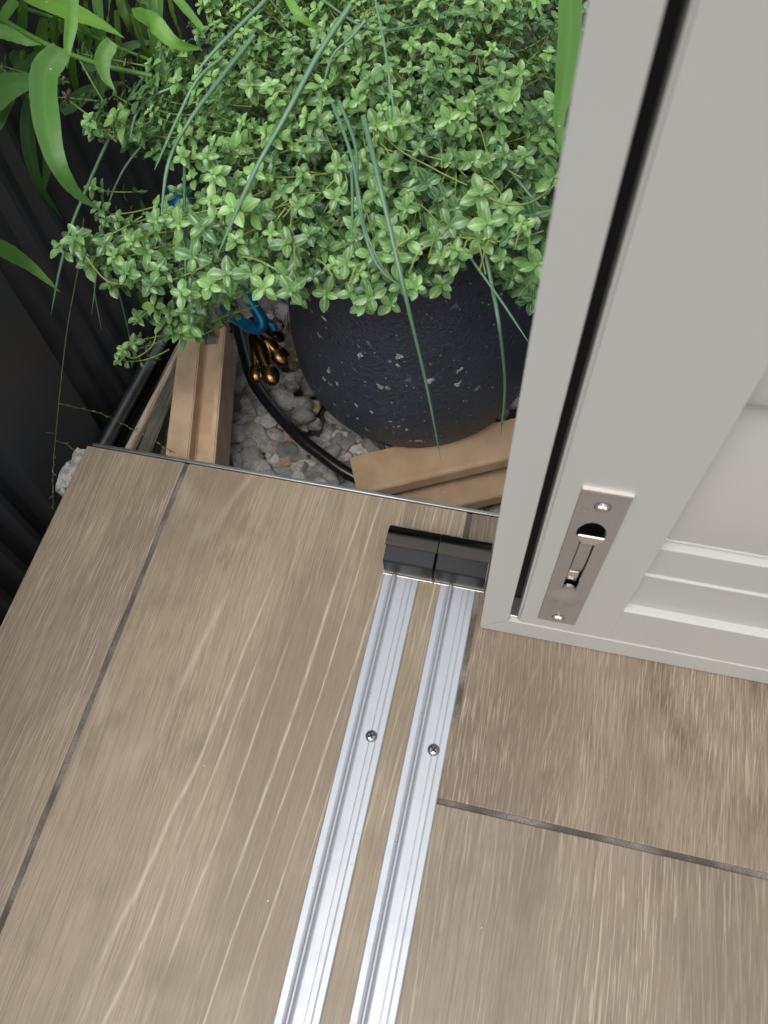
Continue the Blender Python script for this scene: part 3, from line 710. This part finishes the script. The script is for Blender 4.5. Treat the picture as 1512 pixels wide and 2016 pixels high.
hero = [(113, 486, .105), (150, 462, .11), (205, 480, .10), (240, 690, .03), (232, 708, .03), (262, 676, .03), (318, 640, .05), (345, 625, .05), (352, 655, .045), (332, 615, .055), (300, 600, .06), (268, 625, .05), (640, 492, .115), (560, 540, .10), (690, 575, .095), (720, 600, .09), (770, 600, .088), (905, 455, .13), (950, 470, .13), (640, 580, .09), (790, 560, .10), (870, 560, .095), (1010, 545, .10), (1055, 585, .09), (1040, 560, .09), (440, 585, .08), (395, 600, .07), (375, 640, .055), (375, 615, .065), (190, 410, .09), (230, 430, .09), (350, 415, .10), (300, 430, .09), (700, 470, .13), (760, 450, .14), (800, 470, .14), (860, 470, .14), (900, 500, .13), (1000, 470, .14), (1040, 480, .13), (960, 440, .15), (730, 500, .13), (780, 510, .13), (680, 520, .12), (1060, 520, .12), (1030, 440, .15), (330, 430, .09), (345, 375, .10), (375, 350, .11), (310, 400, .09), (360, 405, .10), (400, 385, .11), (385, 440, .1), (340, 460, .09), (310, 470, .09), (350, 490, .09), (5, 130, .15), (60, 190, .14), (155, 105, .16), (235, 235, .13), (180, 370, .08), (250, 470, .09), (205, 440, .09), (170, 520, .08), (215, 560, .07), (590, 585, .085), (830, 545, .1)]
for x, y, z in hero: tips.append((x, y, up(z), 3))
order = sorted(range(len(tips)), key=lambda i: (-(tips[i][3] == 3), tips[i][3], -tips[i][1]))
rest = Acc()
for j, i in enumerate(order):
    x, y, z, lay = tips[i]; p = at(x, y, z)
    lo_ = y > 330; L = rng.uniform(.05, .075) if lo_ else rng.uniform(.045, .07)
    ll = (rng.choice((.8, 1, 1, 1.12)) * rng.uniform(.0090, .0132) if lo_ else rng.choice((.75, 1, 1.15)) * rng.uniform(.0078, .0115)) * (1.0 if lay in (0, 3) else .9)
    tint = np.clip(rng.normal(.55, .24) + np.interp(y, [0, 600], [.10, -.08]) - (.22 if lay == 1 else .42 if lay == 2 else 0), .02, 1)  # deeper and lower sprigs tinted darker: shade among leaves painted into the colour
    acc = Acc() if j < 100 else rest
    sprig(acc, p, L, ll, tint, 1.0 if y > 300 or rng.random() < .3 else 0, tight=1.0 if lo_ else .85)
    if j < 100: acc.build('sprig', [THY, STEM], thyme)
# long bare runners
def runner(px, z0, z1, r=.0007, mat=STEM):
    n = len(px); z0 = up(z0) if z0 < .2 else z0; z1 = up(z1) if z1 < .2 else z1; P = catmull([at(x, y, z0 + (z1 - z0) * i / (n - 1)) for i, (x, y) in enumerate(px)], 8); np_tube(rest, [p[:] for p in P], r, r * .8, 6, 1)
runner([(660, 115), (760, 270), (850, 330), (920, 365)], .17, .15, .0006)
runner([(935, 375), (990, 400), (1040, 400), (1080, 375), (1110, 340)], .15, .16)
runner([(0, 130), (40, 175), (75, 210)], .15, .14, .0008); runner([(155, 115), (180, 160), (210, 210)], .16, .14, .0008)
runner([(125, 190), (190, 240), (230, 280)], .13, .12, .0008); runner([(150, 470), (180, 520), (215, 555), (260, 560)], .10, .08, .0008)
runner([(850, 463), (940, 470), (1000, 475), (1070, 455)], .135, .135, .0007)
runner([(262, 640), (290, 615), (320, 600)], .05, .06, .0006); runner([(240, 695), (265, 705), (300, 680), (310, 640)], .03, .05, .0007)
for _ in range(60):
    x = rng.uniform(420, 1100); y = rng.uniform(120, 520)
    if inside(x, y, MAIN): z = zsurf(x, y) ; dx = rng.normal(0, 45); runner([(x, y), (x + dx * .5, y + rng.uniform(-30, 20)), (x + dx, y + rng.uniform(20, 60))], z - .006, z - .012, .0006)
o = rest.build('sprig_mass', [THY, STEM], thyme); o['kind'] = 'stuff'
# withered flower heads
for x, y, z in ((130, 190, .14), (250, 228, .135), (385, 255, .14)):
    acc = Acc(); p = np.array(at(x, y, up(z)))
    for k in range(9): put_leaf(acc, p + rng.normal(size=3) * .0015, rng.normal(size=3), rng.normal(size=3), .006, .5, .8)
    acc.build('withered_flower', [DRY], thyme)

# ------------------------------------------------------------------ chives
chives = empty('chive_plant', (PC.x, PC.y + .05, PC.z + .33), 'long blue-green chive stalks arching over and hanging below the thyme', 'chive plant')
def chive(px, zs, w0=.0021, tint=.55):
    n = len(px); zz = np.interp(np.linspace(0, 1, n), np.linspace(0, 1, len(zs)), zs)
    P = catmull([at(x, y, up(z)) for (x, y), z in zip(px, zz)], 10); N = len(P); acc = Acc()
    P = np.array([p[:] for p in P]); T = np.gradient(P, axis=0); V = []; A = []; m = 8
    for i in range(N):
        t = nrm(T[i]); a = nrm(np.cross(t, (.1, .3, 1.))); b = np.cross(t, a); s = i / (N - 1); r = .85 * w0 * (min(1, (1 - s) * 5 + .08)) ** .6 * (1 - .35 * s)
        if s > .97: r *= .5
        for k in range(m):
            q = 2 * math.pi * k / m; V.append(P[i] + (a * math.cos(q) + b * math.sin(q) * .8) * r); A.append((np.clip(tint + .2 * math.sin(s * 9 + q * 2) * .4, 0, 1), .3 + .5 * (k % 2), s))
    Fq = [(i * m + k, i * m + (k + 1) % m, (i + 1) * m + (k + 1) % m, (i + 1) * m + k) for i in range(N - 1) for k in range(m)]
    acc.add(np.array(V), np.array(Fq), np.array(A), 0); acc.build('stalk', [CHIVE], chives)
CH = [
 ([(560, -60), (522, 0), (430, 92), (380, 150)], [.24, .21], .0022, .8),
 ([(440, 110), (388, 158), (350, 232), (304, 335)], [.20, .16], .0019, .7),
 ([(500, 70), (430, 160), (372, 240), (332, 320), (316, 432)], [.20, .18, .14], .0023, .6),
 ([(690, 10), (628, 105), (560, 232), (500, 340), (425, 510)], [.24, .22, .19, .165], .0026, .7),
 ([(366, 235), (363, 350), (364, 460), (366, 572)], [.12, .09], .0017, .35),
 ([(735, -20), (757, 90), (770, 180), (781, 252)], [.23, .195], .0012, .9),
 ([(720, 40), (690, 75), (655, 110), (633, 180)], [.215, .195], .0015, .85),
 ([(655, 205), (690, 300), (708, 390), (722, 460), (765, 552)], [.19, .17, .135], .0016, .5),
 ([(715, 230), (740, 330), (775, 480), (805, 610), (840, 760), (868, 906)], [.18, .175, .15, .12, .072, .03], .0024, .55),
 ([(668, 200), (700, 290), (706, 400), (742, 520), (822, 586)], [.185, .16, .125], .0017, .6),
 ([(692, 330), (694, 400), (692, 480)], [.165, .15], .0014, .5),
 ([(860, 400), (925, 505), (985, 590), (1042, 676)], [.13, .10], .0015, .5),
 ([(950, 470), (968, 560), (984, 650), (994, 760), (986, 862)], [.12, .09, .03], .0021, .5),
 ([(780, 250), (820, 330), (880, 430), (930, 510)], [.155, .12], .0018, .3),
 ([(300, 130), (240, 220), (150, 420), (120, 520), (100, 620)], [.15, .10, .07], .0019, .35),
 ([(330, 200), (300, 260), (240, 340), (205, 440), (180, 620)], [.14, .06], .0016, .25),
 ([(345, 170), (300, 190), (268, 225), (255, 276)], [.16, .15], .0016, 1.0),
 ([(560, 40), (610, -10), (700, 45), (760, 60), (850, 45)], [.22, .2], .0014, .5),
 ([(975, 300), (1040, 380), (1080, 430), (1090, 470)], [.15, .12], .0018, .35),
 ([(230, 560), (250, 640), (262, 700)], [.05, .0], .0010, .3), ([(190, 470), (185, 560), (200, 650)], [.05, .0], .0010, .25),
]
for px, zs, w0, ti in CH: chive(px, zs, w0, ti)

# ------------------------------------------------------------------ strappy grass
grass = empty('strap_grass', tuple(at(150, 150, GZ + .2)), 'broad leaved green grass growing between thyme and black fence', 'grass plant')
def blade(px, zs, wpx, tint=.5, twist=0, name='blade', shape=0, par=None, mats=None):
    """ribbon through photo points; wpx its width there in photo pixels"""
    n = len(px); zz = np.interp(np.linspace(0, 1, n), np.linspace(0, 1, len(zs)), zs)
    P = np.array([p[:] for p in catmull([at(x, y, up(z)) for (x, y), z in zip(px, zz)], 10)]); N = len(P); T = np.gradient(P, axis=0)
    dist = np.linalg.norm(P - EYE, axis=1); V = []; A = []
    for i in range(N):
        s = i / (N - 1); t = nrm(T[i]); v = nrm(EYE - P[i]) + np.array([.05, .1, .35]); side = nrm(np.cross(t, v)); nn = np.cross(side, t)
        tw = twist * (s - .5); side, nn = side * math.cos(tw) + nn * math.sin(tw), nn * math.cos(tw) - side * math.sin(tw)
        prof_ = (min(1, (1 - s) * 1.7)) ** .85 * (min(1, .7 + s * 2.5) if shape == 0 else min(1, .1 + s * 3))
        wd = wpx / F * dist[i] * .42 * prof_ + 2e-4
        for u in (-1, -.5, 0, .5, 1):
            rip = .0006 * math.sin(s * 75 + u * 2 + math.sin(s * 31) * 2) * abs(u) ** 2
            V.append(P[i] + side * u * wd + nn * (abs(u) * wd * .28 + rip)); A.append((tint, abs(u), s))
    Fq = [(i * 5 + k, i * 5 + k + 1, i * 5 + k + 6, i * 5 + k + 5) for i in range(N - 1) for k in range(4)]
    acc = Acc(); acc.add(np.array(V), np.array(Fq), np.array(A), 0); return acc.build(name, mats or [STRAP], par or grass)
BL = [
 ([(122, 100), (88, 150), (92, 240), (112, 320), (150, 380), (203, 417)], [.22, .21, .16], 50, .35, .3),
 ([(222, 82), (203, 115), (207, 150), (228, 182)], [.20, .18], 30, .55, .2),
 ([(40, -20), (120, 15), (190, 45), (245, 75)], [.20, .19], 34, 1.0, .5),
 ([(143, -30), (141, 40), (133, 95), (131, 135)], [.23, .20], 22, .75, .1),
 ([(262, 30), (300, 45), (345, 85), (398, 97)], [.22, .19], 34, .95, -.9),
 ([(330, -30), (355, 5), (400, 60), (385, 52)], [.22, .2], 16, .6, .2),
 ([(560, -20), (585, 25), (612, 48), (640, 56)], [.23, .21], 16, 1.0, .4),
 ([(-30, 55), (10, 65), (50, 82), (80, 88)], [.2, .19], 24, .5, .3),
 ([(-40, 480), (10, 495), (60, 525), (118, 575)], [.17, .10], 34, .45, .3),
 ([(1122, -30), (1122, 60), (1112, 160), (1100, 240), (1108, 330)], [.23, .21, .19], 44, .5, .5),
 ([(60, 190), (55, 270), (75, 360), (122, 430)], [.12, .05], 26, .1, .4),
 ([(80, 230), (95, 310), (80, 400)], [.12, .06], 22, .2, .4),
 ([(-30, 215), (10, 175), (60, 160), (122, 148)], [.16, .15], 44, .45, .5),
 ([(-30, 270), (0, 200), (40, 120), (110, 60), (160, 20)], [.15, .12], 44, .25, .3),
 ([(60, 330), (20, 380), (8, 412)], [.06, .03], 8, .2, 0),
 ([(-20, 30), (40, 20), (110, 50), (170, 60), (230, 80)], [.14, .13], 22, .1, .4),
 ([(100, -20), (60, 60), (40, 110), (45, 200)], [.14, .12], 18, .4, .2),
 ([(190, -20), (195, 30), (215, 110)], [.15, .13], 18, .5, .2), ([(255, -30), (300, 20), (330, 70)], [.14, .12], 20, .3, .5),
 ([(160, 130), (210, 120), (260, 90), (330, 80)], [.12, .12], 24, .15, .5), ([(120, 220), (180, 180), (250, 160)], [.10, .10], 26, .12, .3),
 ([(270, 575), (290, 600), (312, 620)], [.03, .0], 18, .6, .2),
 ([(30, 0), (10, 30), (-10, 70)], [.18, .18], 18, .8, .2), ([(90, -25), (60, -5), (35, 22)], [.18, .18], 10, .8, .2),
 ([(1090, -60), (1060, -10), (1068, 40)], [.22, .2], 14, .8, .2),
]
for k in range(50):   # the rest of the tuft, deeper and darker
    x0 = random.uniform(-60, 330); y0 = random.uniform(-60, 40); dx = random.uniform(-60, 90); ln = random.uniform(100, 300)
    BL.append(([(x0, y0), (x0 + dx * .3, y0 + ln * .4), (x0 + dx * .7, y0 + ln * .75), (x0 + dx * 1.2, y0 + ln)], [random.choice((.13, .16, .19)), .11, random.choice((.02, .08))], random.uniform(6, 19), random.uniform(.05, .75), random.uniform(-.6, .6)))
for px, zs, wp, ti, tw in BL: blade(px, zs, wp, ti, tw)
for px, zs, r in (([(-20, 25), (60, 72), (120, 100), (200, 128), (300, 150)], [.19, .17], .0026), ([(-20, 0), (60, 20), (120, 42), (200, 80), (300, 120)], [.17, .15], .0018), ([(45, 100), (40, 170), (45, 260)], [.14, .09], .0028)):
    acc = Acc(); n = len(px); zz = np.interp(np.linspace(0, 1, n), [0, 1], zs); np_tube(acc, [p[:] for p in catmull([at(x, y, up(z)) for (x, y), z in zip(px, zz)], 8)], r, r * .7, 8, 0, .5)
    acc.build('stem', [STRAP], grass)
WIRY = mk_plain('wiry_green', (.10, .135, .055), .6, None, .5, 150)
# thin seeding grass stalk with side runners hanging before the fence
sg = empty('seeding_grass', tuple(at(155, 520, .05)), 'thin wiry grass stalk hanging before the black fence, with knotted side shoots', 'grass plant')
def wire(px, zs, r, name, par, m, knots=0, rk=.0007):
    n = len(px); zz = np.interp(np.linspace(0, 1, n), np.linspace(0, 1, len(zs)), zs); P = catmull([at(x, y, z) for (x, y), z in zip(px, zz)], 12); acc = Acc()
    np_tube(acc, [p[:] for p in P], r, r * .6, 6, 0, .8)
    if knots:
        for k in range(knots):
            p = np.array(P[int(k * (len(P) - 1) / knots)]); d = rng.normal(size=3); put_leaf(acc, p, nrm(np.array(P[min(len(P) - 1, int(k * (len(P) - 1) / knots) + 1)]) - p) + d * .35, (0, 0, 1), .0042, .8, .55)
    acc.build(name, [m], par)
wire([(165, 430), (155, 520), (132, 650), (116, 790), (106, 900)], [.12, .05, -.02], .00065, 'stalk', sg, WIRY)
wire([(106, 895), (104, 950), (105, 1004)], [-.02, -.03], .0005, 'seed_spike', sg, WIRY, 14)
wire([(-20, 756), (40, 765), (116, 794), (200, 815), (270, 850), (345, 892)], [.0, -.02, -.01], .0005, 'side_shoot', sg, WIRY, 34)
wire([(-10, 868), (40, 851), (110, 853)], [-.02, -.02], .0005, 'side_shoot', sg, WIRY, 10)
wire([(110, 868), (130, 874), (146, 886)], [-.02, -.01], .0007, 'side_shoot', sg, WIRY, 6)

# ------------------------------------------------------------------ frog ornament behind the leaves
fp = at(512, 665, -.045)
frog = empty('frog_ornament', tuple(fp), 'shiny blue garden frog ornament with bronze webbed toes climbing beside the pot', 'garden ornament')
def blob(bm, c, r, sc=(1, 1, 1), rot=None):
    m = Matrix.Translation(c) @ (rot.to_4x4() if rot else Matrix.Identity(4)) @ Matrix.Diagonal((*[r * s for s in sc], 1)); bmesh.ops.create_uvsphere(bm, u_segments=24, v_segments=16, radius=1, matrix=m)
bm = bmesh.new()
toes = [((512, 652), (530, 655), (544, 660), .0040, .0062), ((512, 664), (532, 680), (551, 701), .0046, .0074), ((508, 668), (516, 700), (532, 737), .0044, .0072), ((500, 668), (502, 700), (504, 735), .0030, .0060)]
fz = -.045
for a, b, c, r, rp in toes:
    A, B, C_ = at(*a, fz + .004), at(*b, fz + .002), at(*c, fz - .004); P = catmull([at(500, 640, fz), A, B, C_], 6)
    tube(bm, P, lambda s, r=r: r * (2.5 - 1.2 * s), 14); rot = (C_ - B).to_track_quat('Y', 'Z').to_matrix(); blob(bm, C_, rp * 1.4, (.95, 1.3, .75), rot)
blob(bm, at(512, 658, fz), .016, (.9, 1.1, .6))
ft = fin('foot', bm, BRONZE, frog, True)
rm = ft.modifiers.new('join', 'REMESH'); rm.mode = 'VOXEL'; rm.voxel_size = .0009; rm.use_smooth_shade = True
bm = bmesh.new(); P = catmull([at(x, y, z) for x, y, z in ((480, 572, .01), (491, 590, .006), (503, 608, -.002), (516, 632, -.012), (512, 645, -.018), (496, 645, -.02), (476, 634, -.022), (456, 622, -.026), (440, 605, -.03))], 8)
tube(bm, P, lambda s: .0045 + .0022 * math.sin(s * math.pi), 16); fin('hind_leg', bm, BLUE, frog, True)
bm = bmesh.new(); tube(bm, catmull([at(520, 630, -.03), at(536, 640, -.035), at(541, 650, -.04)], 5), .0045, 12); fin('ankle', bm, BLUE, frog, True)
bm = bmesh.new(); bc = at(340, 455, .0)
blob(bm, bc, .024, (.75, 1.35, .7)); blob(bm, bc + Vector((-.004, .036, .006)), .017, (1, .9, .8)); blob(bm, bc + Vector((.035, -.012, -.008)), .011, (2.6, .9, .8)); blob(bm, bc + Vector((-.012, .042, .018)), .006); blob(bm, bc + Vector((.006, .042, .018)), .006)
fb_ = fin('body', bm, BLUE, frog, True); rm = fb_.modifiers.new('join', 'REMESH'); rm.mode = 'VOXEL'; rm.voxel_size = .002; rm.use_smooth_shade = True
# lacy dried seed head hanging by the frog's foot
dr = empty('dried_seed_head', tuple(at(572, 600, .02)), 'lacy brown dried seed head hanging from the thyme beside the bronze foot', 'dried plant')
def dwire(px, z, r=.0003):
    P = catmull([at(x, y, z + rng.normal() * .002) for x, y in px], 6); tube(dbm, P, r, 5)
dbm = bmesh.new(); dwire([(535, 600), (541, 622), (555, 645), (562, 670), (572, 692)], .0, .0004); dwire([(572, 600), (566, 625), (572, 655)], .0, .0004); dwire([(579, 600), (578, 630), (574, 655)], 0)
fin('stalk', dbm, DRY, dr, True); dbm = bmesh.new()
for (cx_, cy_, w_, h_, n_) in ((577, 710, 11, 22, 26), (572, 645, 9, 16, 16), (542, 632, 8, 8, 12)):
    for k in range(n_):
        a = rng.uniform(0, 6.28, 4); R_ = rng.uniform(.4, 1, 4); dwire([(cx_ + w_ * r * math.cos(q), cy_ + h_ * r * math.sin(q)) for q, r in zip(np.sort(a), R_)], .0, .00022)
fin('seed_pod', dbm, DRY, dr, True)
